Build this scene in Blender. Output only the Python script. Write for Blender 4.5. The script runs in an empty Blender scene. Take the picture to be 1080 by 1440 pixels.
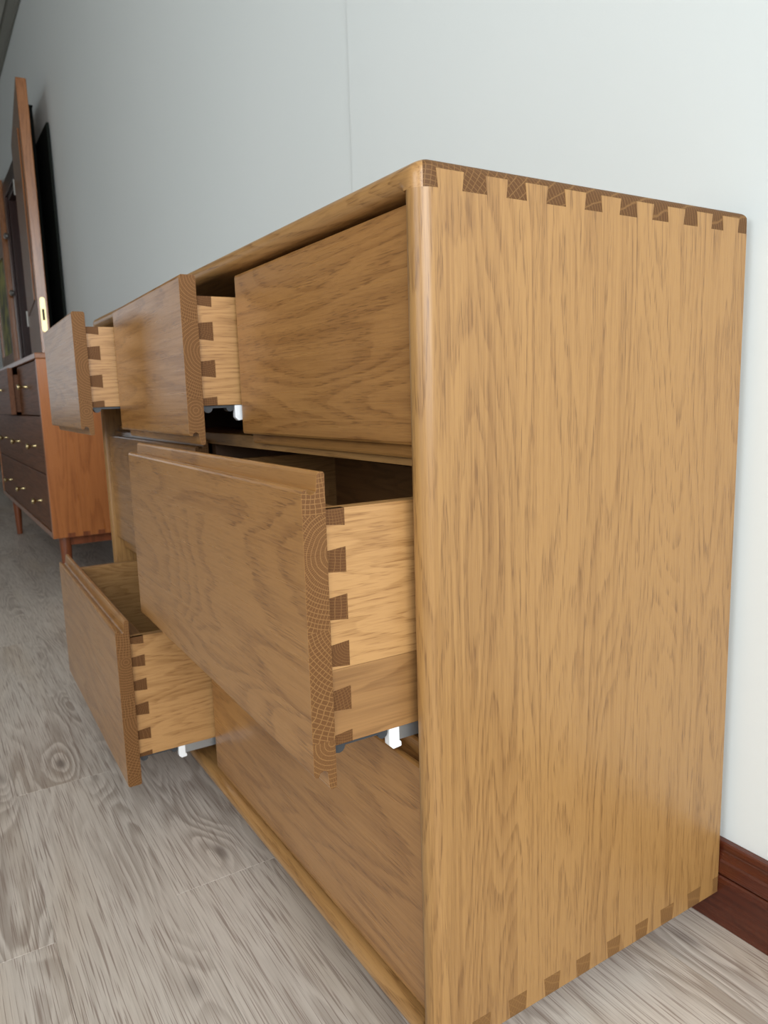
import bpy, bmesh, math, random
from mathutils import Vector, Matrix
random.seed(7)
C = bpy.context.scene
COL = C.collection

# ------------------------------------------------------------------ camera, world, lights, exposure
cam_d = bpy.data.cameras.new('camera')
cam = bpy.data.objects.new('camera', cam_d)
COL.objects.link(cam)
cam.location = (0.4945, -0.348, 0.6617)
cam.rotation_euler = (1.4153, 0.0293, 1.0086)
cam_d.sensor_fit = 'HORIZONTAL'
cam_d.sensor_width = 36.0
cam_d.lens = 1042.07 / 1080 * 36.0
cam_d.clip_start = 0.02
cam_d.dof.use_dof = True
cam_d.dof.focus_distance = 0.68
cam_d.dof.aperture_fstop = 18.0
C.camera = cam

world = bpy.data.worlds.new('overcast_sky')
C.world = world
world.use_nodes = True
world.node_tree.nodes['Background'].inputs[0].default_value = (0.80, 0.90, 1.0, 1)
world.node_tree.nodes['Background'].inputs[1].default_value = 0.6

def area(name, loc, aim, sx, sy, power, color):
    d = bpy.data.lights.new(name, 'AREA')
    d.shape = 'RECTANGLE'
    d.size, d.size_y, d.energy, d.color = sx, sy, power, color
    o = bpy.data.objects.new(name, d)
    COL.objects.link(o)
    o.location = loc
    o.rotation_euler = (Vector(aim) - Vector(loc)).to_track_quat('-Z', 'Y').to_euler()
    return o
# daylight entering through the windows of the room (each lamp fills one window opening)
area('daylight_window_right', (2.56, -1.20, 1.80), (0, -1.20, 1.80), 2.8, 2.25, 158, (0.92, 0.97, 1.0))
area('daylight_window_front_near', (0.95, -4.16, 1.70), (0.95, 0, 1.70), 2.1, 1.5, 58, (0.92, 0.97, 1.0))
area('daylight_window_front_middle', (-3.8, -4.16, 1.70), (-3.8, 0, 1.70), 1.5, 1.5, 1, (0.92, 0.97, 1.0))
area('daylight_window_far_end', (-9.16, -1.9, 1.55), (0, -1.9, 1.55), 1.9, 1.9, 5, (0.92, 0.97, 1.0))

C.view_settings.view_transform = 'Standard'
C.view_settings.look = 'None'
C.view_settings.gamma = 1.0
C.view_settings.use_curve_mapping = False
C.view_settings.exposure = 0.0

# ------------------------------------------------------------------ dimensions
W, D, H, T = 1.239, 0.4295, 0.80, 0.0218      # dresser width, depth, height, board thickness
Z0 = 0.0437                                   # underside above floor
Z1 = Z0 + H
YW = 0.4439                                   # wall face
CEIL = 3.08
XL, XR, YF = -9.2, 2.6, -4.2                  # room

# ------------------------------------------------------------------ node helpers
class NT:
    def __init__(s, name):
        s.m = bpy.data.materials.new(name)
        s.m.use_nodes = True
        s.t = s.m.node_tree
        s.b = s.t.nodes['Principled BSDF']
    def n(s, typ, **k):
        o = s.t.nodes.new(typ)
        for a, v in k.items():
            setattr(o, a, v)
        return o
    def put(s, sock, v):
        if v is None:
            return
        if isinstance(v, bpy.types.NodeSocket):
            s.t.links.new(v, sock)
        else:
            sock.default_value = v
    def math(s, op, a, b=None, c=None, clamp=False):
        o = s.n('ShaderNodeMath', operation=op, use_clamp=clamp)
        s.put(o.inputs[0], a); s.put(o.inputs[1], b); s.put(o.inputs[2], c)
        return o.outputs[0]
    def noise(s, vec, scale=1.0, detail=2.0, rough=0.5, dist=0.0):
        o = s.n('ShaderNodeTexNoise')
        s.put(o.inputs['Vector'], vec)
        o.inputs['Scale'].default_value = scale
        o.inputs['Detail'].default_value = detail
        o.inputs['Roughness'].default_value = rough
        o.inputs['Distortion'].default_value = dist
        return o.outputs['Fac']
    def comb(s, x, y, z):
        o = s.n('ShaderNodeCombineXYZ')
        s.put(o.inputs[0], x); s.put(o.inputs[1], y); s.put(o.inputs[2], z)
        return o.outputs[0]
    def mix(s, f, a, b, mode='MIX'):
        o = s.n('ShaderNodeMix', data_type='RGBA', blend_type=mode)
        s.put(o.inputs[0], f)
        s.put(o.inputs[6], a if isinstance(a, bpy.types.NodeSocket) else (*a, 1))
        s.put(o.inputs[7], b if isinstance(b, bpy.types.NodeSocket) else (*b, 1))
        return o.outputs[2]
    def step(s, v, lo, hi):
        o = s.n('ShaderNodeMapRange', interpolation_type='SMOOTHSTEP')
        s.put(o.inputs[0], v)
        o.inputs[1].default_value = lo; o.inputs[2].default_value = hi
        return o.outputs[0]
    def bump(s, h, strength, dist):
        o = s.n('ShaderNodeBump')
        o.inputs['Strength'].default_value = strength
        o.inputs['Distance'].default_value = dist
        s.put(o.inputs['Height'], h)
        s.t.links.new(o.outputs[0], s.b.inputs['Normal'])
    def xyz(s, rnd=False):
        tc = s.n('ShaderNodeTexCoord')
        v = tc.outputs['Object']
        if rnd:
            oi = s.n('ShaderNodeObjectInfo'); ge = s.n('ShaderNodeNewGeometry')
            r = s.math('ADD', oi.outputs['Random'], ge.outputs['Random Per Island'])
            s.r = s.math('FRACT', s.math('MULTIPLY', r, 7.31))
            o = s.n('ShaderNodeVectorMath', operation='ADD')
            s.put(o.inputs[0], v)
            s.put(o.inputs[1], s.comb(s.math('MULTIPLY', s.r, 91.0), s.math('MULTIPLY', s.r, 37.0), s.math('MULTIPLY', s.r, 53.0)))
            v = o.outputs[0]
        sp = s.n('ShaderNodeSeparateXYZ')
        s.put(sp.inputs[0], v)
        return sp.outputs

def plain(name, col, rough=0.5, metal=0.0, spec=0.5, var=0.0, scale=30.0):
    k = NT(name)
    k.b.inputs['Roughness'].default_value = rough
    k.b.inputs['Metallic'].default_value = metal
    k.b.inputs['Specular IOR Level'].default_value = spec
    if var:
        x = k.xyz()
        n = k.noise(k.comb(x[0], x[1], x[2]), scale, 3)
        c = k.mix(n, tuple(v * (1 - var) for v in col), tuple(min(1, v * (1 + var)) for v in col))
        k.put(k.b.inputs['Base Color'], c)
    else:
        k.b.inputs['Base Color'].default_value = (*col, 1)
    return k.m

def oak(name, axis, light, mid, dark, stave_axis, stave_w, seed=0.0, rough=0.4, fig=(2.2, 13.0), rings=9.0,
        fibre=420.0, tone=0.22, ringamt=0.55, poreamt=0.5, bump=0.12, rnd=False, coat=0.0):
    """sawn oak: long fibres along one axis, flame figure, dark open pores, glued staves of slightly different tone"""
    k = NT(name)
    x = list(k.xyz(rnd))
    x = [k.math('ADD', v, seed + 3.3 * i) for i, v in enumerate(x)]
    a = x[axis]
    cr = [i for i in range(3) if i != axis]
    if stave_axis is not None:
        fl = k.math('FLOOR', k.math('DIVIDE', x[stave_axis], stave_w))
        wn = k.n('ShaderNodeTexWhiteNoise', noise_dimensions='1D')
        k.put(wn.inputs['W'], fl)
        r = wn.outputs['Value']
        a = k.math('ADD', a, k.math('MULTIPLY', r, 17.0))
    else:
        r = 0.5
    b, c = x[cr[0]], x[cr[1]]
    big = k.noise(k.comb(k.math('MULTIPLY', a, fig[0]), k.math('MULTIPLY', b, fig[1]), k.math('MULTIPLY', c, fig[1])), 1.0, 1.2, 0.45, 0.25)
    wob = k.noise(k.comb(k.math('MULTIPLY', a, 9.0), k.math('MULTIPLY', b, 120.0), k.math('MULTIPLY', c, 120.0)), 1.0, 3.0)
    ph = k.math('MULTIPLY_ADD', wob, 0.8, k.math('MULTIPLY', big, rings * 2.0))
    fr = k.math('FRACT', ph)
    ring = k.math('MULTIPLY', k.step(fr, 0.25, 0.88), k.math('SUBTRACT', 1.0, k.step(fr, 0.90, 1.0)))
    fib = k.noise(k.comb(k.math('MULTIPLY', a, 6.0), k.math('MULTIPLY', b, fibre), k.math('MULTIPLY', c, fibre)), 1.0, 2.0, 0.6)
    fib2 = k.noise(k.comb(k.math('MULTIPLY', a, 1.3), k.math('MULTIPLY', b, fibre * 0.2), k.math('MULTIPLY', c, fibre * 0.22)), 1.0, 2.0, 0.6)
    pore = k.noise(k.comb(k.math('MULTIPLY', a, 42.0), k.math('MULTIPLY', b, fibre * 2.0), k.math('MULTIPLY', c, fibre * 2.0)), 1.0, 1.0)
    pore = k.math('MULTIPLY', k.step(pore, 0.51, 0.64), k.math('MULTIPLY_ADD', ring, 0.75, 0.25))
    f = k.math('MULTIPLY_ADD', ring, ringamt, k.math('MULTIPLY_ADD', k.math('SUBTRACT', fib, 0.46), 1.5, k.math('MULTIPLY', k.math('SUBTRACT', fib2, 0.5), 1.1)))
    f = k.math('ADD', f, k.math('MULTIPLY', k.math('SUBTRACT', r, 0.5), tone * 2.2), None, True)
    col = k.mix(f, light, mid)
    col = k.mix(k.math('MULTIPLY', pore, poreamt, None, True), col, dark)
    k.put(k.b.inputs['Base Color'], col)
    k.put(k.b.inputs['Roughness'], k.math('MULTIPLY_ADD', fib, 0.16, rough - 0.08))
    if coat:
        k.b.inputs['Coat Weight'].default_value = coat
        k.b.inputs['Coat Roughness'].default_value = 0.25
    if bump:
        k.bump(k.math('MULTIPLY_ADD', pore, -1.0, k.math('MULTIPLY', fib, 0.5)), bump, 0.0006)
    return k.m

def endgrain(name, axis, base, pale, seed=0.0, ringf=250.0, stave=0.095, off=(0.06, 0.03)):
    """end grain: growth-ring arcs crossed by pale medullary rays"""
    k = NT(name)
    x = list(k.xyz())
    p = [i for i in range(3) if i != axis]
    u, v = k.math('ADD', x[p[0]], seed), k.math('ADD', x[p[1]], seed * 1.7)
    fl = k.math('FLOOR', k.math('DIVIDE', v, stave))
    wn = k.n('ShaderNodeTexWhiteNoise', noise_dimensions='1D')
    k.put(wn.inputs['W'], fl)
    wc = k.n('ShaderNodeSeparateColor')
    k.put(wc.inputs[0], wn.outputs['Color'])
    vv = k.math('SUBTRACT', v, k.math('MULTIPLY', fl, stave))
    nz = k.noise(k.comb(k.math('MULTIPLY', x[0], 40.0), k.math('MULTIPLY', x[1], 40.0), k.math('MULTIPLY', x[2], 40.0)), 1.0, 2.0)
    du = k.math('ADD', k.math('SUBTRACT', u, seed + off[0]), k.math('MULTIPLY_ADD', wc.outputs[0], 0.05, k.math('MULTIPLY', nz, 0.006)))
    dv = k.math('SUBTRACT', vv, k.math('MULTIPLY_ADD', wc.outputs[1], 0.10, off[1]))
    rad = k.math('SQRT', k.math('ADD', k.math('MULTIPLY', du, du), k.math('MULTIPLY', dv, dv)))
    ang = k.math('ARCTAN2', dv, du)
    ring = k.math('FRACT', k.math('MULTIPLY', rad, ringf))
    line = k.math('ADD', k.step(ring, 0.72, 0.86), 0.0)
    line = k.math('MULTIPLY', line, k.math('SUBTRACT', 1.0, k.step(ring, 0.9, 1.0)))
    ray = k.math('FRACT', k.math('MULTIPLY_ADD', nz, 0.7, k.math('MULTIPLY', ang, 17.0)))
    rayl = k.math('MULTIPLY', k.step(ray, 0.78, 0.88), k.math('SUBTRACT', 1.0, k.step(ray, 0.88, 1.0)))
    fine = k.noise(k.comb(k.math('MULTIPLY', x[0], 900.0), k.math('MULTIPLY', x[1], 900.0), k.math('MULTIPLY', x[2], 900.0)), 1.0, 1.0)
    f = k.math('MULTIPLY', k.math('MAXIMUM', k.math('MULTIPLY', line, 0.6), k.math('MULTIPLY', rayl, 0.75)), k.math('MULTIPLY_ADD', fine, 0.8, 0.4), None, True)
    c0 = k.mix(fine, tuple(q * 0.75 for q in base), tuple(q * 1.25 for q in base))
    k.put(k.b.inputs['Base Color'], k.mix(f, c0, pale))
    k.b.inputs['Roughness'].default_value = 0.6
    k.b.inputs['Specular IOR Level'].default_value = 0.2
    return k.m

# ------------------------------------------------------------------ materials
OL, OM, OD = (0.345, 0.183, 0.060), (0.222, 0.106, 0.031), (0.110, 0.046, 0.013)
M_side = oak('oak_side_panel', 2, OL, OM, OD, 1, 0.078, 0.031, 0.36, (1.5, 14.0), 11.0, fibre=460.0, ringamt=0.34, tone=0.22, poreamt=0.52, coat=0.12)
M_long = oak('oak_long_board', 0, (0.40, 0.212, 0.074), (0.27, 0.130, 0.040), OD, 1, 0.09, 1.7, 0.34, (1.5, 15.0), 9.0, coat=0.2)
FL, FM, FD = (0.370, 0.178, 0.054), (0.235, 0.101, 0.027), (0.15, 0.063, 0.018)
M_front = [oak('oak_drawer_front_%s' % n, 0, FL, FM, FD, 2, w, sd, 0.30, (1.5, 8.5), 8.0, fibre=340.0, poreamt=0.6, tone=0.10, ringamt=0.42, coat=0.3)
           for n, w, sd in (('fine', 0.13, 2.9), ('flame', 0.11, 5.2), ('broad', 0.14, 8.4))]
BL_, BM_, BD_ = (0.430, 0.232, 0.085), (0.300, 0.148, 0.046), (0.20, 0.085, 0.024)
M_box = oak('oak_drawer_side', 1, BL_, BM_, BD_, 2, 0.16, 4.4, 0.42, (2.6, 20.0), 9.0, fibre=330.0, poreamt=0.6, coat=0.05)
M_boxlow = oak('oak_drawer_side_brown_board', 1, (0.290, 0.146, 0.050), (0.180, 0.084, 0.026), BD_, None, 1, 6.1, 0.42, (2.4, 17.0), 7.0, fibre=330.0, poreamt=0.35)
M_boxx = oak('oak_drawer_back_shaded', 0, (0.20, 0.095, 0.032), (0.13, 0.058, 0.018), (0.05, 0.02, 0.006), None, 1, 7.4, 0.42, (2.6, 20.0), 6.0, fibre=330.0, poreamt=0.3)  # darker brown puts the shade inside the drawers into the colour
M_boxin = oak('oak_drawer_bottom', 0, (0.36, 0.20, 0.078), (0.25, 0.125, 0.042), BD_, 1, 0.08, 9.4, 0.5, (2.6, 20.0), 6.0)
M_carcin = plain('inside_board_painted_shade', (0.075, 0.034, 0.013), 0.6, var=0.2)  # darkened to paint in the shade inside the cabinet
M_end = endgrain('oak_end_grain', 0, (0.125, 0.053, 0.016), (0.33, 0.175, 0.062))
M_pin = endgrain('oak_end_grain_pin', 0, (0.105, 0.043, 0.013), (0.24, 0.118, 0.040), 0.37, 400.0, 0.0405)
M_pinlow = endgrain('oak_end_grain_base_pin', 0, (0.185, 0.090, 0.030), (0.27, 0.14, 0.048), 0.21, 260.0, 0.2)
M_topend = endgrain('oak_end_grain_top', 0, (0.105, 0.047, 0.016), (0.25, 0.132, 0.048), 0.11, 270.0, 0.5, (0.05, -0.12))
M_steel = plain('zinc_plated_steel', (0.42, 0.45, 0.47), 0.38, 0.85, var=0.1)
M_plwhite = plain('white_plastic', (0.86, 0.87, 0.88), 0.4)
M_plgrey = plain('dark_grey_plastic', (0.035, 0.038, 0.042), 0.45)
M_screw = plain('screw_steel', (0.2, 0.2, 0.2), 0.4, 0.9)
M_wall = NT('painted_wall')
_x = M_wall.xyz()
_n = M_wall.noise(M_wall.comb(_x[0], _x[1], _x[2]), 1.6, 3)
M_wall.put(M_wall.b.inputs['Base Color'], M_wall.mix(_n, (0.735, 0.775, 0.765), (0.775, 0.805, 0.795)))
M_wall.b.inputs['Roughness'].default_value = 0.6
M_wall.bump(M_wall.noise(M_wall.comb(_x[0], _x[1], _x[2]), 220.0, 3), 0.05, 0.001)
M_wall = M_wall.m
M_wall2 = plain('grey_brown_painted_wall', (0.26, 0.25, 0.23), 0.7, var=0.05)  # unseen walls, toned dark to cut bounce light on the rear wall
M_ceil = plain('ceiling_tile', (0.40, 0.40, 0.36), 0.8, var=0.05)
M_cornice = plain('ceiling_edge_trim', (0.22, 0.22, 0.19), 0.7)
RB = (0.115, 0.024, 0.011)
M_base = oak('red_brown_lacquered_skirting', 0, (0.092, 0.020, 0.008), (0.060, 0.012, 0.005), (0.02, 0.004, 0.002), None, 1, 3.1, 0.28, (1.2, 25.0), 4.0, fibre=250.0, poreamt=0.3, bump=0.03, coat=0.15)
M_door = oak('orange_brown_door_wood', 2, (0.36, 0.14, 0.045), (0.24, 0.085, 0.025), (0.10, 0.03, 0.01), None, 1, 2.2, 0.22, (1.2, 18.0), 4.0, bump=0.0, coat=0.6)
M_doordk = oak('dark_brown_door_wood', 2, (0.045, 0.014, 0.010), (0.028, 0.009, 0.006), (0.01, 0.004, 0.003), None, 1, 2.7, 0.3, (1.2, 18.0), 4.0, bump=0.02)
M_brass = plain('polished_brass', (0.58, 0.46, 0.24), 0.3, 1.0, var=0.08)
M_bolt = plain('dull_steel', (0.5, 0.48, 0.45), 0.4, 0.9)
M_blk = plain('black_pole_and_shadow', (0.012, 0.014, 0.012), 0.8, spec=0.1)  # colour of the pole; on the board it stands for shadow
M_hole = plain('dark_keyhole', (0.01, 0.01, 0.01), 0.8)
CH = dict(coat=0.35, bump=0.03)
M_chside = oak('cherry_side_panel', 2, (0.37, 0.125, 0.034), (0.26, 0.080, 0.020), (0.12, 0.03, 0.008), 1, 0.09, 1.1, 0.30, (1.3, 14.0), 4.0, fibre=260.0, poreamt=0.2, **CH)
M_chfront = oak('cherry_drawer_front', 0, (0.150, 0.062, 0.030), (0.100, 0.040, 0.019), (0.05, 0.02, 0.01), None, 1, 1.6, 0.48, (1.3, 14.0), 4.0, fibre=260.0, poreamt=0.2, bump=0.03)
M_chfront.node_tree.nodes['Principled BSDF'].inputs['Specular IOR Level'].default_value = 0.15
M_chtop = oak('cherry_top', 0, (0.27, 0.10, 0.036), (0.18, 0.065, 0.022), (0.07, 0.02, 0.008), 1, 0.1, 1.9, 0.30, (1.3, 14.0), 4.0, fibre=260.0, poreamt=0.2, **CH)
M_chleg = oak('cherry_leg', 2, (0.22, 0.062, 0.022), (0.15, 0.04, 0.014), (0.07, 0.02, 0.008), None, 1, 2.4, 0.3, (1.3, 14.0), 4.0, **CH)
M_floorbase = plain('grey_floor_base', (0.25, 0.22, 0.19), 0.7)

# patterned glass; olive and yellow mottling paints in the reflected plants
k = NT('olive_reflection_glass')
_x = k.xyz()
_n = k.noise(k.comb(_x[0], _x[1], _x[2]), 5.0, 1.5)
k.put(k.b.inputs['Base Color'], k.mix(k.step(_n, 0.42, 0.6), (0.075, 0.075, 0.018), (0.42, 0.40, 0.06)))
k.b.inputs['Roughness'].default_value = 0.35
k.b.inputs['Specular IOR Level'].default_value = 0.2
M_glass = k.m

# vinyl plank: grey-beige printed oak with knots
def plank_mat():
    k = NT('grey_oak_vinyl_plank')
    x = list(k.xyz(True))
    a, b = x[0], x[1]
    # knots: sparse cells that push the grain aside
    vo = k.n('ShaderNodeTexVoronoi', voronoi_dimensions='2D', feature='F1')
    k.put(vo.inputs['Vector'], k.comb(k.math('MULTIPLY', a, 2.6), k.math('MULTIPLY', b, 7.5), 0.0))
    vo.inputs['Scale'].default_value = 1.0
    kd = vo.outputs['Distance']
    knot = k.math('SUBTRACT', 1.0, k.step(kd, 0.02, 0.34))
    core = k.math('SUBTRACT', 1.0, k.step(kd, 0.015, 0.085))
    big = k.noise(k.comb(k.math('MULTIPLY', a, 1.9), k.math('MULTIPLY', b, 11.0), 0.0), 1.0, 1.3, 0.45, 0.3)
    wob = k.noise(k.comb(k.math('MULTIPLY', a, 16.0), k.math('MULTIPLY', b, 70.0), 0.0), 1.0, 2.0)
    ph = k.math('ADD', k.math('MULTIPLY_ADD', wob, 0.4, k.math('MULTIPLY', big, 15.0)), k.math('MULTIPLY', knot, 2.2))
    fr = k.math('FRACT', ph)
    ring = k.math('MULTIPLY', k.step(fr, 0.0, 0.75), k.math('SUBTRACT', 1.0, k.step(fr, 0.8, 1.0)))
    mask = k.step(k.noise(k.comb(k.math('MULTIPLY', a, 2.2), k.math('MULTIPLY', b, 9.0), 3.0), 1.0, 1.0), 0.42, 0.66)
    fib = k.noise(k.comb(k.math('MULTIPLY', a, 7.0), k.math('MULTIPLY', b, 330.0), k.math('MULTIPLY', big, 5.0)), 1.0, 3.0, 0.65)
    scr = k.noise(k.comb(k.math('MULTIPLY', a, 11.0), k.math('MULTIPLY', b, 620.0), k.math('MULTIPLY', big, 9.0)), 1.0, 1.0)
    scr = k.step(scr, 0.52, 0.68)
    f = k.math('MULTIPLY_ADD', ring, k.math('MULTIPLY_ADD', mask, 0.75, 0.10), k.math('MULTIPLY', k.math('SUBTRACT', fib, 0.42), 1.15))
    f = k.math('ADD', f, k.math('MULTIPLY', k.math('SUBTRACT', k.r, 0.5), 0.25), None, True)
    c = k.mix(f, (0.605, 0.535, 0.47), (0.345, 0.287, 0.242))
    warm = k.step(k.noise(k.comb(k.math('MULTIPLY', a, 1.5), k.math('MULTIPLY', b, 9.0), 7.0), 1.0, 1.0), 0.5, 0.72)
    c = k.mix(k.math('MULTIPLY', warm, 0.45), c, (0.50, 0.40, 0.305))
    c = k.mix(k.math('MULTIPLY', scr, 0.68), c, (0.22, 0.155, 0.125))
    c = k.mix(k.math('MULTIPLY', k.math('MULTIPLY', core, mask), 0.75), c, (0.13, 0.10, 0.085))
    k.put(k.b.inputs['Base Color'], c)
    k.b.inputs['Roughness'].default_value = 0.42
    k.bump(k.math('MULTIPLY_ADD', scr, -1.0, k.math('MULTIPLY', fib, 0.6)), 0.18, 0.0008)
    return k.m
M_plank = plank_mat()

# ------------------------------------------------------------------ mesh helpers
def newmesh(name, verts, faces, mats, midx=None, smooth=False):
    me = bpy.data.meshes.new(name)
    me.from_pydata(verts, [], faces)
    for m in mats:
        me.materials.append(m)
    if midx:
        me.polygons.foreach_set('material_index', midx)
    bm = bmesh.new(); bm.from_mesh(me)
    bmesh.ops.recalc_face_normals(bm, faces=bm.faces)
    bm.to_mesh(me); bm.free()
    if smooth:
        me.polygons.foreach_set('use_smooth', [True] * len(me.polygons))
        me.set_sharp_from_angle(angle=math.radians(35))
    me.update()
    return me

def link(name, me, parent=None, loc=(0, 0, 0), rot=(0, 0, 0), ploc=None):
    o = bpy.data.objects.new(name, me)
    COL.objects.link(o)
    o.location = loc; o.rotation_euler = rot
    if parent is not None:
        o.parent = parent
        if ploc is not None:
            o.matrix_parent_inverse = Matrix.Translation(Vector(ploc)).inverted()
    return o

def bevelmod(o, w=0.001, seg=2, ang=30):
    b = o.modifiers.new('edge', 'BEVEL')
    b.width = w; b.segments = seg; b.limit_method = 'ANGLE'; b.angle_limit = math.radians(ang)
    b.harden_normals = False
    return o

class MB:
    def __init__(s):
        s.v, s.f, s.mi = [], [], []
    def add(s, verts, faces, mi=0):
        n = len(s.v)
        s.v += [tuple(p) for p in verts]
        s.f += [tuple(i + n for i in f) for f in faces]
        s.mi += list(mi) if isinstance(mi, (list, tuple)) else [mi] * len(faces)
        return s
    def box(s, x0, x1, y0, y1, z0, z1, mi=0, ends=None):
        v = [(x, y, z) for x in (x0, x1) for y in (y0, y1) for z in (z0, z1)]
        f = [(0, 1, 3, 2), (4, 6, 7, 5), (0, 4, 5, 1), (2, 3, 7, 6), (0, 2, 6, 4), (1, 5, 7, 3)]
        return s.add(v, f, [ends if (ends is not None and i < 2) else mi for i in range(6)])
    def prism(s, prof, axis, a0, a1, mi=0, cap=0):
        """profile of (u, v) pairs extruded along axis; u, v are the two other axes in xyz order"""
        n = len(prof)
        def P(a, u, v):
            q = [u, v]; q.insert(axis, a); return tuple(q)
        v = [P(a0, *p) for p in prof] + [P(a1, *p) for p in prof]
        f = [(i, (i + 1) % n, n + (i + 1) % n, n + i) for i in range(n)] + [tuple(range(n)), tuple(range(2 * n - 1, n - 1, -1))]
        return s.add(v, f, [mi] * n + [cap, cap])
    def lathe(s, prof, cx, cy, cz=0.0, seg=20, mi=0, axis='z'):
        """prof of (radius, height) turned round an upright (z) or a y axis"""
        v, f = [], []
        for r, h in prof:
            for i in range(seg):
                t = 2 * math.pi * i / seg
                if axis == 'z':
                    v.append((cx + r * math.cos(t), cy + r * math.sin(t), cz + h))
                else:
                    v.append((cx + r * math.cos(t), cy + h, cz + r * math.sin(t)))
        for j in range(len(prof) - 1):
            for i in range(seg):
                f.append((j * seg + i, j * seg + (i + 1) % seg, (j + 1) * seg + (i + 1) % seg, (j + 1) * seg + i))
        f.append(tuple(range(seg)))
        f.append(tuple(range((len(prof) - 1) * seg, len(prof) * seg)))
        return s.add(v, f, mi)
    def obj(s, name, mats, parent=None, smooth=False, bevel=0.0, **kw):
        me = newmesh(name, s.v, s.f, mats if isinstance(mats, (list, tuple)) else [mats], s.mi, smooth)
        o = link(name, me, parent, **kw)
        if bevel:
            bevelmod(o, bevel)
        return o

def thing(name, label, cat, loc, group=None):
    o = bpy.data.objects.new(name, None)
    COL.objects.link(o)
    o.empty_display_size = 0.1
    o.location = loc
    o['label'] = label; o['category'] = cat
    if group:
        o['group'] = group
    return o

def struct(o, label=None):
    o['kind'] = 'structure'
    if label:
        o['label'] = label
    return o

def arc(cx, cy, r, a0, a1, n):
    return [(cx + r * math.cos(math.radians(a0 + (a1 - a0) * i / n)), cy + r * math.sin(math.radians(a0 + (a1 - a0) * i / n))) for i in range(n + 1)]

# ------------------------------------------------------------------ room shell
# rear wall: two plastered slabs meeting in a hairline joint, with a doorway at the far end
DX0, DX1, DZ = -6.12, -5.26, 2.26          # doorway opening
SEAM = -0.8585
mb = MB()
mb.box(SEAM + 0.0006, XR + 0.1, YW, YW + 0.2, -0.05, CEIL + 0.1)
mb.box(DX1, SEAM - 0.0008, YW + 0.0025, YW + 0.2, -0.05, CEIL + 0.1)
mb.box(DX0, DX1, YW + 0.0025, YW + 0.2, DZ, CEIL + 0.1)
mb.box(XL - 0.1, DX0, YW + 0.0025, YW + 0.2, -0.05, CEIL + 0.1)
struct(mb.obj('wall_back', M_wall), 'pale grey-green painted wall behind the oak dresser')

def wall_with_holes(name, horiz, at, thick, lo, hi, holes):
    """front/left/right wall made of strips round rectangular window holes (a0, a1, z0, z1)"""
    mb = MB()
    def b(a0, a1, z0, z1):
        if a1 - a0 < 1e-4 or z1 - z0 < 1e-4:
            return
        if horiz:
            mb.box(a0, a1, min(at, at + thick), max(at, at + thick), z0, z1)
        else:
            mb.box(min(at, at + thick), max(at, at + thick), a0, a1, z0, z1)
    cur = lo
    for a0, a1, z0, z1 in holes:
        b(cur, a0, -0.05, CEIL + 0.1)
        b(a0, a1, -0.05, z0); b(a0, a1, z1, CEIL + 0.1)
        cur = a1
    b(cur, hi, -0.05, CEIL + 0.1)
    return struct(mb.obj(name, M_wall2))
wall_with_holes('wall_front', True, YF, -0.2, XL - 0.1, XR + 0.1, [(-4.6, -3.0, 0.9, 2.5), (-0.15, 2.05, 0.9, 2.5)])
wall_with_holes('wall_right', False, XR, 0.2, YF, YW, [(-2.65, 0.25, 0.66, 2.96)])
wall_with_holes('wall_left', False, XL, -0.2, YF, YW, [(-2.9, -0.9, 0.55, 2.55)])

M_frame = plain('white_window_frame', (0.75, 0.75, 0.73), 0.4)
def window(n, horiz, at, a0, a1, z0, z1, cols):
    mb = MB()
    w, d = 0.05, 0.06
    def b(p0, p1, q0, q1):
        if horiz:
            mb.box(p0, p1, at - d / 2, at + d / 2, q0, q1)
        else:
            mb.box(at - d / 2, at + d / 2, p0, p1, q0, q1)
    b(a0, a0 + w, z0, z1); b(a1 - w, a1, z0, z1); b(a0 + w, a1 - w, z0, z0 + w); b(a0 + w, a1 - w, z1 - w, z1)
    for i in range(1, cols):
        c = a0 + (a1 - a0) * i / cols
        b(c - 0.025, c + 0.025, z0 + w, z1 - w)
    struct(mb.obj('window_%d' % n, M_frame))
window(1, True, YF - 0.02 + 0.12, -4.6, -3.0, 0.9, 2.5, 3)
window(2, True, YF - 0.02 + 0.12, -0.15, 2.05, 0.9, 2.5, 3)
window(3, False, XR - 0.10, -2.65, 0.25, 0.66, 2.96, 2)
window(4, False, XL + 0.10, -2.9, -0.9, 0.55, 2.55, 3)

# ceiling: slab, separate square tiles near the visible corner, and the edge trim along the rear wall
cl = MB().box(XL, XR, YF, YW, CEIL, CEIL + 0.08).obj('ceiling', M_ceil)
struct(cl)
tile_me = None
tx = -0.3
i = 0
while tx > XL + 0.6:
    for j in range(2):
        y1 = YW - 0.06 - j * 0.6
        if tile_me is None:
            tile_me = newmesh('ceiling_tile', *(lambda q: (q.v, q.f))(MB().box(-0.596, 0, -0.596, 0, -0.012, 0)), [M_ceil])
        link('ceiling_tile', tile_me, cl, (tx, y1, CEIL))
    tx -= 0.6
tr = MB().prism([(YW, CEIL - 0.055), (YW - 0.012, CEIL - 0.055), (YW - 0.018, CEIL - 0.03), (YW - 0.045, CEIL - 0.012), (YW - 0.055, CEIL - 0.012), (YW - 0.055, CEIL), (YW, CEIL)], 0, XL, XR)
struct(tr.obj('trim_1', M_cornice), 'dark grey edge trim between ceiling and wall')

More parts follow.
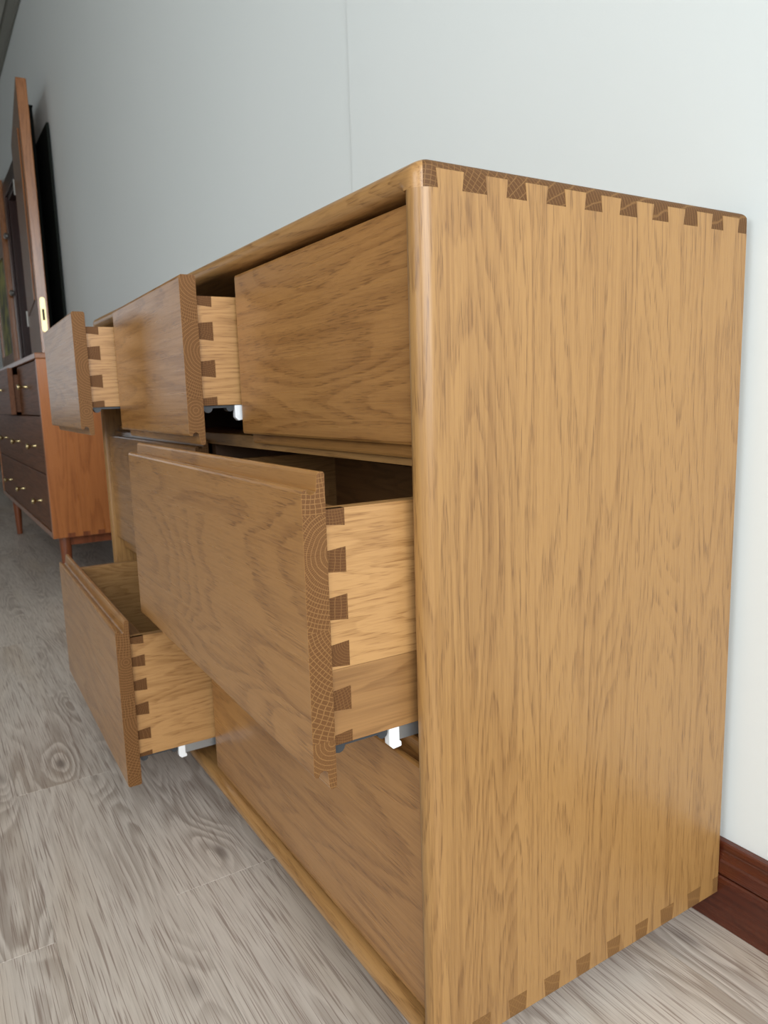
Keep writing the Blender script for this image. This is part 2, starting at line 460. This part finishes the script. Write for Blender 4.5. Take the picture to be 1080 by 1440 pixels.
# skirting with a two-piece moulding
def skirting(x0, x1, name):
    b = struct(MB().prism([(YW, 0), (0.4305, 0), (0.4305, 0.064), (0.4317, 0.0665), (YW, 0.0665)], 0, x0, x1).obj(name, M_base, bevel=0.0008))
    b['label'] = 'glossy dark red-brown skirting board at the foot of the wall'
    MB().prism([(YW, 0.0685), (0.4312, 0.0685), (0.4306, 0.071), (0.4306, 0.0855), (0.4320, 0.0885), (0.4338, 0.0985), (0.4345, 0.1000), (0.4345, 0.1080), (0.4358, 0.1095), (YW, 0.1102)], 0, x0, x1
               ).obj('cap_moulding', M_base, b, bevel=0.0006)
    return b
skirting(DX1 + 0.13, XR, 'baseboard_back')
skirting(XL, DX0 - 0.13, 'baseboard_left')

# floor: base slab + loose planks
fl = struct(MB().box(XL, XR, YF, YW, -0.06, -0.0025).obj('floor', M_floorbase), 'grey-beige oak-look plank floor')
PW, PL, GAP = 0.1524, 0.9144, 0.0002
pm = MB()
g = GAP / 2
ch = 0.0004
vb = [(g, g, -0.0025), (PL - g, g, -0.0025), (PL - g, PW - g, -0.0025), (g, PW - g, -0.0025)]
vm = [(g, g, -ch), (PL - g, g, -ch), (PL - g, PW - g, -ch), (g, PW - g, -ch)]
q = g + ch
vt = [(q, q, 0), (PL - q, q, 0), (PL - q, PW - q, 0), (q, PW - q, 0)]
pv = vb + vm + vt
pf = [(0, 3, 2, 1)] + [(i, (i + 1) % 4, 4 + (i + 1) % 4, 4 + i) for i in range(4)] + [(4 + i, 4 + (i + 1) % 4, 8 + (i + 1) % 4, 8 + i) for i in range(4)] + [(8, 9, 10, 11)]
plank_me = newmesh('plank', pv, pf, [M_plank])
rows = {0: -0.440, 1: -0.853, 2: -0.437, -1: -0.98, -2: -0.30, -3: -0.71, -4: -0.12}
Y0 = -0.1155
far = MB()
for r in range(-4, 28):
    yb = Y0 - r * PW
    if r in rows:
        ph = rows[r]
    else:
        ph = random.uniform(-0.9, 0)
    xs = ph
    while xs < XR:
        xs += PL
    cut = yb + PW > YW
    while xs + PL > XL:
        if r <= 5 and not cut and xs + PL <= XR and xs >= XL:
            link('plank', plank_me, fl, (xs, yb, 0))
        else:
            x0, x1 = max(xs, XL), min(xs + PL, XR)
            y0, y1 = max(yb, YF), min(yb + PW, YW)
            if x1 - x0 > 0.02 and y1 - y0 > 0.01:
                far.box(x0 + g, x1 - g, y0 + g, y1 - g, -0.0025, 0)
        xs -= PL
fo = far.obj('outer_planks', M_plank, fl)
fo['kind'] = 'stuff'

# doorway at the far end: casing, closed dark inner door
dc = MB()
def casing(x0, x1, z0, z1):
    dc.box(x0, x1, YW - 0.018, YW + 0.0, z0, z1)
casing(DX0 - 0.12, DX0, 0, DZ); casing(DX1, DX1 + 0.12, 0, DZ); casing(DX0 - 0.12, DX1 + 0.12, DZ, DZ + 0.11)
dc.box(DX0, DX0 + 0.03, YW, YW + 0.2, 0, DZ); dc.box(DX1 - 0.03, DX1, YW, YW + 0.2, 0, DZ); dc.box(DX0 + 0.03, DX1 - 0.03, YW, YW + 0.2, DZ - 0.03, DZ)
d1 = struct(dc.obj('door_1', M_doordk, bevel=0.004), 'dark brown door casing at the far end of the wall')
ip = MB().box(DX0 + 0.03, DX1 - 0.03, YW + 0.10, YW + 0.14, 0.005, DZ - 0.03)
ip.box(DX0 + 0.15, DX1 - 0.15, YW + 0.09, YW + 0.10, 1.15, DZ - 0.18)
ip.box(DX0 + 0.15, DX1 - 0.15, YW + 0.09, YW + 0.10, 0.2, 0.95)
ip.obj('inner_panel', M_doordk, d1, bevel=0.006)
for z in (1.55, 1.98):
    h = MB().lathe([(0.012, 0), (0.022, -0.004), (0.024, -0.02), (0.014, -0.03), (0.002, -0.033)], DX0 - 0.055, YW - 0.018, z, 14, axis='y').obj('bolt_cap', M_bolt, d1, smooth=True)

# ------------------------------------------------------------------ open door leaf, seen edge on, with brass strike plate
hx, hy = -5.19, 0.436
ex, ey = -4.02, 0.338
L = math.hypot(ex - hx, ey - hy)
ang = math.atan2(ey - hy, ex - hx)
dl = thing('door_leaf', 'tall orange-brown wooden door leaf folded back near the wall, seen edge-on', 'door', (hx, hy, 0))
dl.rotation_euler = (0, 0, ang)
LZ = 2.36
TH = 0.052
lf = MB().box(0.02, L, -TH, 0, 0.008, LZ)
lf.obj('leaf', M_door, dl, bevel=0.004)
for z0, z1 in ((0.25, 0.95), (1.25, LZ - 0.2)):
    pn = MB()
    pn.prism([(0.16, z0), (L - 0.16, z0), (L - 0.16, z1), (0.16, z1)], 1, -TH - 0.007, -TH)
    pn.obj('raised_panel', M_door, dl, bevel=0.005)
pl_ = MB().prism(arc(-0.026, 1.235, 0.014, 0, 180, 6) + arc(-0.026, 1.075, 0.014, 180, 360, 6), 0, L, L + 0.003)
sp = pl_.obj('strike_plate', M_brass, dl, bevel=0.001)
sp['label'] = 'brass strike plate'
MB().box(L + 0.003, L + 0.0036, -0.032, -0.020, 1.125, 1.185).obj('latch_hole', M_hole, sp)
for z in (1.098, 1.215):
    MB().prism(arc(-0.026, z, 0.006, 0, 330, 11), 0, L + 0.003, L + 0.0045).obj('screw', M_brass, sp)
for z in (0.3, 1.2, 2.05):
    MB().lathe([(0.007, 0), (0.007, 0.1)], 0.012, -TH - 0.004, z, 10).obj('hinge', M_bolt, dl, smooth=True)

# black board added as the wall shadow behind the leaf, and a thin black pole
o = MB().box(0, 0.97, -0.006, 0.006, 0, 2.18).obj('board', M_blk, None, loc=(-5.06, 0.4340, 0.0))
o['label'] = 'tall black board added as the shadow in the gap behind the open door leaf'; o['category'] = 'board'
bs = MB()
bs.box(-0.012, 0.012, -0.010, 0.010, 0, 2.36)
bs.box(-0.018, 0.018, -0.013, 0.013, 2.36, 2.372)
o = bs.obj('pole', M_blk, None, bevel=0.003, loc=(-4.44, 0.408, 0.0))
o['label'] = 'thin black pole rising above the added shadow board beside the open door leaf'; o['category'] = 'pole'

# second leaf lying against the wall beyond the doorway, with glass panes
d2 = thing('glazed_door_leaf', 'brown glazed door leaf with olive panes at the far left edge', 'door', (-7.2, YW - 0.055, 0))
gx0, gx1 = 0.0, 0.93
f2 = MB()
f2.box(gx0, gx0 + 0.07, 0, 0.045, 0.008, 2.42); f2.box(gx1 - 0.07, gx1, 0, 0.045, 0.008, 2.42)
for z0, z1 in ((0.008, 0.25), (0.98, 1.10), (1.86, 2.42)):
    f2.box(gx0 + 0.07, gx1 - 0.07, 0, 0.045, z0, z1)
f2.obj('frame', M_door, d2, bevel=0.004)
for z0, z1 in ((0.25, 0.98), (1.10, 1.86)):
    MB().box(gx0 + 0.065, gx1 - 0.065, 0.018, 0.024, z0 - 0.005, z1 + 0.005).obj('pane', M_glass, d2)

# ------------------------------------------------------------------ the oak dresser
DL = (-W / 2, D / 2, 0)
dr = thing('dresser', 'light oak dresser with dovetailed corners and some drawers pulled out', 'dresser', DL)
def part(mb, name, mats, **kw):
    return mb.obj(name, mats, dr, ploc=DL, **kw)

# side panels: boards with a full round nose at the front
R = T / 2
RO, RI = 0.0145, 0.0070                          # outer and inner nose radii of the side panels
def side_profile(x0, x1):
    ro, ri = (RO, RI) if x1 > -0.5 else (RI, RO)
    p = arc(x1 - ro, ro, ro, 0, -90, 9) + arc(x0 + ri, ri, ri, 270, 180, 7)
    return p + [(x0, D), (x1, D)]
TAILT = [(0.0192, 0.0432), (0.069, 0.0898), (0.1129, 0.1353), (0.1593, 0.1825), (0.2057, 0.2287), (0.2535, 0.2752), (0.2996, 0.3228), (0.3455, 0.3678), (0.3884, 0.4135)]
TAILB = [(0.0200, 0.0430), (0.0660, 0.0890), (0.1134, 0.1370), (0.1600, 0.1835), (0.2050, 0.2306), (0.2522, 0.2770), (0.2988, 0.3203), (0.3443, 0.3696), (0.3955, 0.4185)]
def tails(mb, x0, x1):
    for a, b in TAILT:
        mb.prism([(a, Z1 - T), (b, Z1 - T), (b + 0.0018, Z1 - 0.0072), (a - 0.0018, Z1 - 0.0072)], 0, x0, x1)
    for a, b in TAILB:
        mb.prism([(a, Z0 + T), (b, Z0 + T), (b + 0.0018, Z0 + 0.0012), (a - 0.0018, Z0 + 0.0012)], 0, x0, x1)
m1 = MB().prism(side_profile(-T, 0.00025), 2, Z0 + T, Z1 - T)
tails(m1, -T * 0.6, 0.00025)
part(m1, 'side_panel', [M_side], smooth=True)
m2 = MB().prism(side_profile(-W - 0.00025, -W + T), 2, Z0 + T, Z1 - T)
tails(m2, -W - 0.00025, -W + T * 0.6)
part(m2, 'side_panel', [M_side], smooth=True)

# top and base boards: rounded nose between the side panels, rounded arrises, end grain at both ends
def slab(zouter, zinner, rs, mats):
    """zouter = the face away from the cabinet, zinner = the face the side panels meet"""
    sgn = 1 if zouter > zinner else -1
    rc = RO
    xs_front = [-T * 1.35 - (W - 2.7 * T) * i / 40 for i in range(41)]
    out = []                                        # (x, y, nx, ny, full-nose factor)
    for i in range(9):
        t = math.radians(90 * i / 8)                # from right side round to front, corner arc centred (-rc, rc)
        out.append((-rc + rc * math.cos(t), rc - rc * math.sin(t), math.cos(t), -math.sin(t), 0.0))
    out.append((-T * 0.95, 0, 0, -1, 0.0)); out.append((-T * 1.12, 0, 0, -1, 0.55))
    for x in xs_front:
        out.append((x, 0, 0, -1, 1.0))
    out.append((-W + T * 1.12, 0, 0, -1, 0.55)); out.append((-W + T * 0.95, 0, 0, -1, 0.0))
    for i in range(9):
        t = math.radians(90 * i / 8)
        out.append((-W + rc - rc * math.sin(t), rc - rc * math.cos(t), -math.sin(t), -math.cos(t), 0.0))
    for i in range(11):
        out.append((-W, rc + (D - rc) * (i + 1) / 12, -1, 0, 0.0))
    out.append((-W, D, -1, 0.99, 0.0)); out.append((0, D, 1, 0.99, 0.0))
    for i in range(1, 12):
        out.append((0, D - (D - rc) * i / 12, 1, 0, 0.0))
    n = len(out)
    lay = []                                        # (height from inner face, inset fraction fn)
    K = 6
    for i in range(K + 1):                          # inner (nose) rounding only where factor > 0
        a = math.radians(90 * i / K)
        lay.append((R * (1 - math.cos(a)) if True else 0, 'in', 1 - math.sin(a)))
    for i in range(1, K + 1):
        a = math.radians(90 * i / K)
        lay.append((T - R + R * math.sin(a), 'out', 1 - math.cos(a)))
    v = []
    for h, kind, fr in lay:
        for x, y, nx, ny, fac in out:
            if kind == 'in':
                ins, hh = R * fr * fac, h
            else:
                fr_front = max(0.0, -ny) ** 2
                rr = R * fr_front + rs * (1 - fr_front)
                ins = rr * fr
                hh = T - rr + rr * (h - (T - R)) / R
            v.append((x - nx * ins, y - ny * ins, zinner + sgn * hh))
    f, mi = [], []
    for j in range(len(lay) - 1):
        for i in range(n):
            k2 = (i + 1) % n
            f.append((j * n + i, j * n + k2, (j + 1) * n + k2, (j + 1) * n + i))
            e = abs(out[i][2]) > 0.72 and abs(out[k2][2]) > 0.72
            mi.append(1 if e else 0)
    f.append(tuple(range(n))); mi.append(0)
    f.append(tuple(range((len(lay) - 1) * n, len(lay) * n))); mi.append(0)
    mb = MB(); mb.add(v, f, mi)
    return mb
part(slab(Z1, Z1 - T, 0.0075, None), 'top_board', [M_long, M_topend], smooth=True)
part(slab(Z0, Z0 + T, 0.0012, None), 'base_board', [M_long, M_pinlow], smooth=True)
# back, rails and dividers inside
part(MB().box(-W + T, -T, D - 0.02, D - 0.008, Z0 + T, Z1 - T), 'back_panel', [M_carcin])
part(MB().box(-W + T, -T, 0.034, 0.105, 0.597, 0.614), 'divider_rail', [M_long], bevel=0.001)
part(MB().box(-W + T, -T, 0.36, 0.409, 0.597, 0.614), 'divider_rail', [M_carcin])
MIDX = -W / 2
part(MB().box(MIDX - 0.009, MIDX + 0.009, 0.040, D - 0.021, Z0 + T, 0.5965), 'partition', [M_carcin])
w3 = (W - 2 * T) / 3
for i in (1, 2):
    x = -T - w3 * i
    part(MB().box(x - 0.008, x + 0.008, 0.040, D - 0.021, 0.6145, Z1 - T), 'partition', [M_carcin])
# short set-back feet under the base
for x in (-0.09, -W + 0.09):
    for y in (0.09, D - 0.08):
        part(MB().lathe([(0.018, 0), (0.021, 0.004), (0.022, Z0)], x, y, 0, 16), 'foot', [M_carcin], smooth=True)

# ---- drawers
TF = 0.0208                                        # drawer front thickness
def front_profile(zb, zt, top_groove, bot_groove, tong_t, tong_b):
    """(y, z) outline: y 0 = face.  Grooved edges have a low front lip, a cove and a taller tongue behind"""
    p = []
    r = 0.0016
    if bot_groove:
        p += [(0.0, zb + 0.003), (0.0012, zb + 0.0006), (0.0040, zb)]
        p += [(y, z) for y, z in arc(0.0088, zb + 0.0005, 0.0042, 180, 20, 7)]
        p += [(0.0138, tong_b + 0.003), (0.0148, tong_b + 0.0004), (0.0165, tong_b), (TF - 0.0012, tong_b + 0.0004), (TF, tong_b + 0.0022)]
    else:
        p += [(0.0, zb + 0.004), (0.0008, zb + 0.0012), (0.0028, zb), (TF - 0.0025, zb), (TF - 0.0006, zb + 0.001), (TF, zb + 0.003)]
    if top_groove:
        p += [(TF, tong_t - 0.0022), (TF - 0.001, tong_t - 0.0004), (0.0168, tong_t), (0.0150, tong_t - 0.0004), (0.0138, tong_t - 0.0028)]
        p += [(y, z) for y, z in arc(0.0088, zt - 0.0005, 0.0042, -20, -180, 7)]
        p += [(0.0038, zt), (0.0012, zt - 0.0006), (0.0, zt - 0.003)]
    else:
        p += [(TF, zt - 0.003), (TF - 0.0006, zt - 0.001), (TF - 0.0025, zt), (0.0028, zt), (0.0008, zt - 0.0012), (0.0, zt - 0.004)]
    return p

def drawer(label, xr, w, yr, yl, zb, zt, tg, bg, tong_t, tong_b, bz0, bz1, fm, pins, split=None, opened=True, clip_y=None, depth=0.34):
    th = -math.asin(max(0.0, yl - yr) / w)
    ci = 0.0090                                     # box set in from the front's end
    BT = 0.0145                                     # box side thickness
    yb0 = TF                                        # behind the front
    yfr = TF + 0.0210                               # back of the box front
    x1, x0 = -ci, -w + ci
    # box: front, back, bottom
    b = MB()
    b.box(x0 + 0.001, x1 - 0.001, yb0, yfr, bz0, bz1 - 0.0008)
    b.box(x0 + BT, x1 - BT, yfr, depth, bz0 + 0.012, bz0 + 0.020, 1)
    b.box(x0 + BT, x1 - BT, depth - BT, depth, bz0 + 0.0205, bz1 - 0.01)
    o = b.obj('drawer', [M_boxx, M_boxin], dr, loc=(xr, yr, 0), rot=(0, 0, th), ploc=DL)
    if label:
        o['label'] = label
    fr = MB().prism(front_profile(zb, zt, tg, bg, tong_t, tong_b), 0, -w, 0, 0, 1)
    fr.obj('drawer_front', [fm, M_end], o, smooth=False, bevel=0.0007)
    # sides
    s = MB()
    if split:
        s.box(x1 - BT, x1, yb0 + 0.0004, depth, split, bz1)
        so = s.obj('drawer_side', [M_box], o, bevel=0.0006)
        MB().box(x1 - BT, x1, yb0 + 0.0004, depth, bz0, split - 0.0001).obj('drawer_side', [M_boxlow], o, bevel=0.0003)['label'] = 'browner lower board of the drawer side'
    else:
        s.box(x1 - BT, x1, yb0 + 0.0004, depth, bz0, bz1).obj('drawer_side', [M_box], o, bevel=0.0006)
    MB().box(x0, x0 + BT, yb0 + 0.0004, depth, bz0, bz1).obj('drawer_side', [M_box], o, bevel=0.0006)
    # dovetail pins: end grain of the box front showing in the side, wider towards the back
    for za, zc in pins:
        c = 0.0022
        lo = za if za <= bz0 + 1e-4 else za + c
        hi = zc if zc >= bz1 - 1e-4 else zc - c
        MB().prism([(yb0, lo), (yfr, za), (yfr, zc), (yb0, hi)], 0, x1 - 0.006, x1 + 0.00025).obj('dovetail_pin', [M_pin], o)
    if opened:
        xs0, xs1 = x1 - 0.030, x1 - 0.003
        yc = clip_y
        sl = MB()
        zt_ = bz0 - 0.0012
        sl.box(xs0, xs1, yc + 0.010, depth - 0.01, zt_ - 0.0012, zt_)
        sl.box(xs1 - 0.0012, xs1, yc + 0.010, depth - 0.01, zt_ - 0.0125, zt_ - 0.0012)
        sl.box(xs0, xs0 + 0.0012, yc + 0.010, depth - 0.01, zt_ - 0.0125, zt_ - 0.0012)
        sl.box(xs0 + 0.003, xs1 - 0.003, yc + 0.02, depth - 0.02, zt_ - 0.011, zt_ - 0.0022)
        sl.obj('drawer_slide', [M_steel], o)
        cp = MB()
        cp.prism([(yc, bz0 - 0.0005), (yc + 0.0105, bz0 - 0.0005), (yc + 0.0105, bz0 - 0.0135), (yc + 0.0125, bz0 - 0.0155), (yc + 0.0125, bz0 - 0.0195), (yc + 0.004, bz0 - 0.0205), (yc, bz0 - 0.0165)], 0, xs1 - 0.007, xs1 + 0.002)
        cp.obj('slide_clip', [M_plwhite], o, bevel=0.0008)['label'] = 'white plastic slide clip'
        br = MB()
        br.box(xs0, xs1, yb0 + 0.001, yc - 0.001, bz0 - 0.0035, bz0 - 0.0003)
        br.prism(arc(yb0 + 0.009, bz0 - 0.0034, 0.006, 180, 360, 6), 0, xs1 - 0.012, xs1)
        br.prism(arc(yc - 0.006, bz0 - 0.0034, 0.005, 180, 360, 6), 0, xs1 - 0.012, xs1)
        bo = br.obj('locking_bracket', [M_plgrey], o)
    return o

xa = -T - w3
xb = -T - 2 * w3
E = 0.0020
YC = 0.0107
# top row
P_T = lambda bz0, bz1: [(bz1 - 0.013, bz1), (bz1 - 0.0545, bz1 - 0.0310), (bz1 - 0.1000, bz1 - 0.0780), (bz0, bz0 + 0.0110)]
drawer('closed top right drawer', -T - E, w3 - 1.5 * E, YC, YC, 0.6185, 0.8168, False, True, 0, 0.6055, 0.656, 0.790, M_front[0], [], opened=False)
drawer('top middle drawer pulled slightly out', xa - E / 2, w3 - E, -0.0597, -0.0503, 0.6185, 0.8145, False, True, 0, 0.6070, 0.656, 0.791, M_front[1], P_T(0.656, 0.791), clip_y=0.0650)
drawer('top left drawer pulled furthest out', xb - E / 2, w3 - 1.5 * E, -0.1152, -0.1026, 0.6205, 0.8120, False, True, 0, 0.6105, 0.657, 0.789, M_front[1], P_T(0.657, 0.789), clip_y=0.0900)
# middle row
mw = W / 2 - T
drawer('wide middle drawer on the right, pulled out, with a finger groove along its top', -T - E, mw - 1.5 * E, -0.1001, -0.0899, 0.3500, 0.5912, True, True, 0.6045, 0.3365, 0.3695, 0.5725, M_front[2],
       [(0.5580, 0.5725), (0.5185, 0.5400), (0.4780, 0.5000), (0.4375, 0.4595), (0.3985, 0.4195), (0.3695, 0.3800)], split=0.4360, clip_y=0.0795)
drawer('closed wide middle drawer on the left', MIDX - E / 2, mw - 1.5 * E, YC, YC, 0.3660, 0.5940, True, True, 0.6030, 0.3415, 0.372, 0.572, M_front[0], [], opened=False)
# bottom row
drawer('closed wide bottom drawer on the right', -T - E, mw - 1.5 * E, YC, YC, 0.0690, 0.3250, True, False, 0.3385, 0, 0.112, 0.312, M_front[2], [], opened=False)
drawer('wide bottom drawer on the left, pulled out', MIDX - E / 2, mw - 1.5 * E, -0.1300, -0.1157, 0.0780, 0.3265, True, False, 0.3418, 0, 0.1185, 0.3110, M_front[1],
       [(0.2990, 0.3110), (0.2630, 0.2815), (0.2245, 0.2437), (0.1850, 0.2055), (0.1450, 0.1635), (0.1185, 0.1260)], clip_y=0.0830)

# ------------------------------------------------------------------ reddish chest of drawers further along the wall
def chest(loc, label):
    t = thing('chest_of_drawers', label, 'chest', loc)
    Lx, Dy, zb, zt = 1.67, 0.405, 0.205, 0.838          # local: right end at x 0, front at y 0
    th = 0.02
    def p(mb, n, m, parent=t, **kw):
        return mb.obj(n, m, parent, **kw)
    for x0 in (-th, -Lx):
        p(MB().box(x0, x0 + th, 0, Dy, zb, zt - 0.02), 'side_panel', [M_chside], bevel=0.002)
    p(MB().box(-Lx, 0, -0.002, Dy, zt - 0.0198, zt), 'top_board', [M_chtop], bevel=0.003)
    p(MB().box(-Lx + th, -th, 0.0, Dy, zb, zb + 0.02), 'base_board', [M_chtop], bevel=0.002)
    p(MB().box(-Lx + th, -th, Dy - 0.01, Dy, zb + 0.02, zt - 0.02), 'back_panel', [M_chside])
    for y in (0.06, 0.11, 0.16, 0.21, 0.26, 0.31):       # through pins at the foot of the near side panel
        p(MB().box(-0.01, 0.0004, y - 0.012, y + 0.012, zb, zb + 0.016), 'dovetail_pin', [M_chleg])
    def knob(o, x, z, y=0.0):
        kb = MB().lathe([(0.0065, 0.0), (0.005, -0.003), (0.0042, -0.018), (0.006, -0.021), (0.0105, -0.024), (0.0115, -0.029), (0.009, -0.0335), (0.002, -0.035)], x, y, z, 14, axis='y')
        k_ = p(kb, 'knob', [M_brass], o, smooth=True)
        k_['label'] = 'small brass knob'
    w = (Lx - 2 * th) / 3
    for i in range(3):
        x1 = -th - i * w
        out = -0.036 if i == 1 else 0.0
        d = p(MB().box(x1 - w + 0.002, x1 - 0.002, 0.003 + out, 0.022 + out, 0.630, zt - 0.024).box(x1 - w + 0.02, x1 - 0.02, 0.0222 + out, 0.3, 0.64, zt - 0.05), 'drawer', [M_chfront], bevel=0.0015)
        knob(d, x1 - w / 2 - 0.02, 0.733, 0.003 + out)
    for z0, z1 in ((0.427, 0.626), (0.228, 0.423)):
        d = p(MB().box(-Lx + th + 0.002, -th - 0.002, 0.003, 0.022, z0, z1).box(-Lx + th + 0.02, -th - 0.02, 0.0222, 0.3, z0 + 0.01, z1 - 0.04), 'drawer', [M_chfront], bevel=0.0015)
        for x in (-0.23, -0.73, -1.21):
            knob(d, x, (z0 + z1) / 2 - 0.008, 0.003)
    # stand: apron rails and turned tapering legs
    for y in (0.05, Dy - 0.05):
        p(MB().box(-Lx + 0.12, -0.05, y - 0.01, y + 0.01, zb - 0.035, zb - 0.0003), 'apron_rail', [M_chleg], bevel=0.002)
    for x in (-0.055, -Lx + 0.13):
        p(MB().box(x - 0.01, x + 0.01, 0.06, Dy - 0.06, zb - 0.035, zb - 0.0003), 'apron_rail', [M_chleg], bevel=0.002)
        for y in (0.045, Dy - 0.05):
            p(MB().lathe([(0.0125, 0), (0.0135, 0.004), (0.021, zb - 0.01), (0.0215, zb - 0.0003)], x, y, 0, 18), 'leg', [M_chleg], smooth=True)
    return t
chest((-2.25, 0.015, 0), 'reddish-brown chest of drawers with brass knobs and tapered legs beyond the oak dresser')
